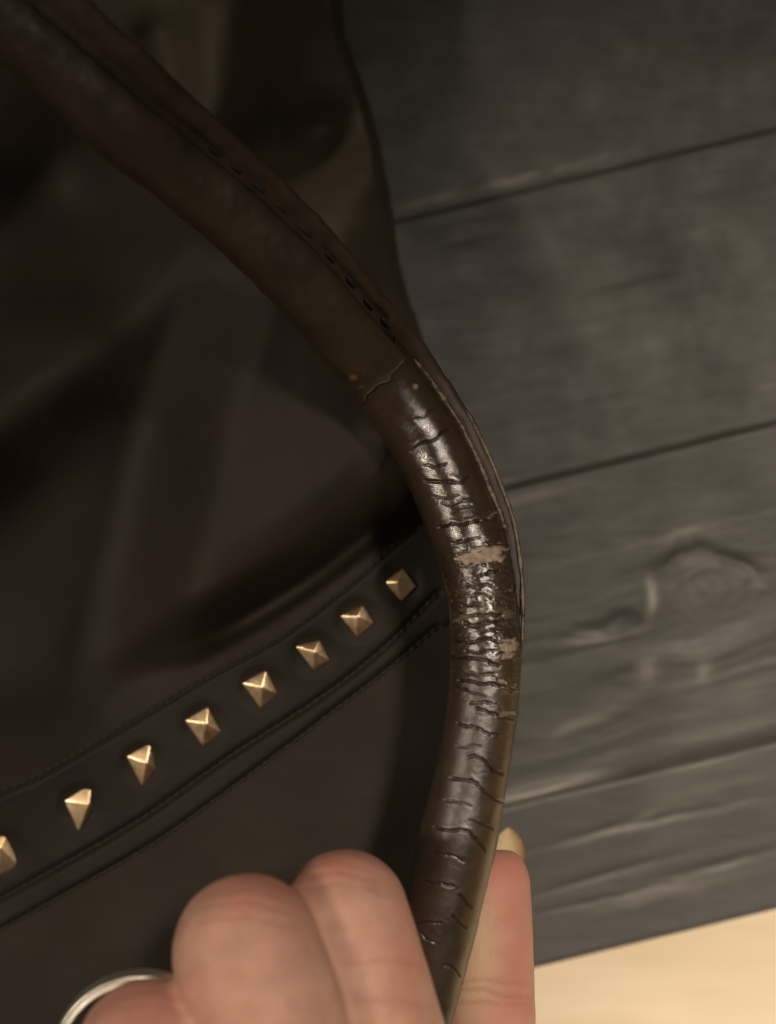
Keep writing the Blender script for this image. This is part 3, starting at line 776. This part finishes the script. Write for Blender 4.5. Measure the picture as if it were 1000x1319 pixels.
is_thumb = (PX > 545) & (D > .189) & (PX < 760)
def wrinkle(pts, w, dep, mask, seed):
    global dsp, cre
    jx = PX+5*(fbm(PX/25, PY/25, seed)-0.5)*2; jy = PY+5*(fbm(PX/25, PY/25, seed+1)-0.5)*2
    d = poly_dist(jx, jy, pts); g = np.exp(-(d/w)**2)*mask*upf
    dsp -= dep*0.8*g; cre = np.maximum(cre, g*0.32)
fm_ = (~is_thumb).astype(float); tm_ = is_thumb.astype(float)
for pts, w, dep in [([(388, 1118), (430, 1108), (475, 1120)], 3, .00007), ([(384, 1130), (430, 1122), (485, 1136)], 3, .00009), ([(392, 1146), (440, 1138), (492, 1152)], 3, .00006),
                    ([(262, 1152), (315, 1142), (365, 1158)], 3, .00007), ([(250, 1168), (315, 1158), (378, 1176)], 3, .00009), ([(255, 1188), (320, 1178), (385, 1196)], 3, .00006),
                    ([(150, 1285), (195, 1276), (240, 1290)], 3, .00007), ([(140, 1300), (195, 1292), (250, 1306)], 3, .00007),
                    ([(440, 1240), (500, 1236), (545, 1246)], 4, .00004), ([(455, 1290), (510, 1288), (555, 1296)], 4, .00004)]:
    wrinkle(pts, w, dep, fm_, 201)
for pts, w, dep in [([(580, 1272), (620, 1276), (650, 1286), (690, 1288)], 4, .00022), ([(585, 1290), (630, 1294), (690, 1296)], 3, .00010), ([(590, 1262), (640, 1266), (690, 1270)], 3, .00008)]:
    wrinkle(pts, w, dep, tm_, 211)
dsp += (fbm(PX/70, PY/70, 220, 2)-0.5)*0.0005
co_ += nm*dsp[:, None]
me.vertices.foreach_set('co', co_.astype(np.float32).ravel()); me.update()
g_ = lambda x, y, rx, ry: np.exp(-(((PX-x)/rx)**2+((PY-y)/ry)**2))
pink = 0.55*(g_(330, 1140, 70, 40)+g_(440, 1105, 70, 30)+0.9*g_(180, 1300, 90, 45)+g_(530, 1230, 28, 90))*fm_
pink = pink + tm_*(0.9*g_(640, 1120, 40, 40)+0.55*g_(668, 1220, 30, 90)+0.5*g_(660, 1300, 40, 20))
pink = np.clip(pink+0.5*(fbm(PX/28, PY/28, 230, 4)-0.5), 0, 1)
pale = tm_*np.clip(g_(612, 1215, 24, 75)+0.5*g_(600, 1270, 24, 40), 0, 1)*0.9
for k_, a_ in (('pink', pink), ('pale', pale), ('crease', cre)):
    at_ = me.attributes.new(k_, 'FLOAT', 'POINT'); at_.data.foreach_set('value', a_.astype(np.float32))
me.polygons.foreach_set('use_smooth', np.ones(len(me.polygons), bool))
me.materials.clear(); me.materials.append(M_skin)
hand = bpy.data.objects.new('hand', me); C.objects.link(hand)
tag(hand, 'left hand pinching the worn handle between curled fingers and thumb', 'hand')

# long natural nail standing beyond the thumb tip (its underside shows)
nu_, nv_ = 15, 18
uu = np.linspace(-1, 1, nu_); vv = np.linspace(0, 1, nv_)
Pn = []
for v in vv:
    hwid = 21.5*(1-max(0, (v-0.45)/0.55)**2.2*0.93)
    cy = 1124-(1124-1066)*v; cx = 654 + 1.5*v
    Pn.append([pd(cx+u*hwid, cy, .2078-0.0006*v-0.0022*u*u*hwid/21.5+0.0) for u in uu])
Pn = np.array(Pn)
und = Pn.copy(); und[..., 2] -= 0.0004
Vn = np.concatenate([Pn.reshape(-1, 3), und.reshape(-1, 3)]); Q1 = grid_faces(nv_, nu_); Q2 = Q1[:, ::-1]+nu_*nv_
rimI = [j for j in range(nu_)]+[i*nu_+nu_-1 for i in range(1, nv_)]+[(nv_-1)*nu_+j for j in range(nu_-2, -1, -1)]+[i*nu_ for i in range(nv_-2, 0, -1)]
Q3 = np.array([[rimI[k], rimI[(k+1) % len(rimI)], rimI[(k+1) % len(rimI)]+nu_*nv_, rimI[k]+nu_*nv_] for k in range(len(rimI))])
mesh_from('fingernail', Vn, np.concatenate([Q1, Q2, Q3]), M_nail, hand)

# ring on the ring finger: thin band with a shallow groove
rc = Vector(pd(181, 1357, .161)); ax = Vector((0.10, -0.10, 1.0)).normalized()
rr = rp(105, .161)
bm = bmesh.new(); prof = [(-.0006, -.0013), (.0001, -.0013), (.0005, -.0009), (.0006, -.0003), (.0006, .0003), (.0004, .0008), (.0003, .0013), (.00005, .00115), (-.00025, .00115), (-.0004, .0013), (-.0006, .0013)]
rotm = ax.to_track_quat('Z', 'Y').to_matrix(); nseg = 120; rings = []
for k in range(nseg):
    a = k*math.tau/nseg; e = Vector((math.cos(a), math.sin(a), 0))
    rings.append([bm.verts.new(rc+rotm @ (e*(rr+x)+Vector((0, 0, y)))) for x, y in prof])
for k in range(nseg):
    A, B = rings[k], rings[(k+1) % nseg]
    for j in range(len(prof)): bm.faces.new([A[j], A[(j+1) % len(prof)], B[(j+1) % len(prof)], B[j]])
ring = bm_obj('ring', bm, M_ring, None)
tag(ring, 'thin pale gold band ring worn on the ring finger', 'ring')
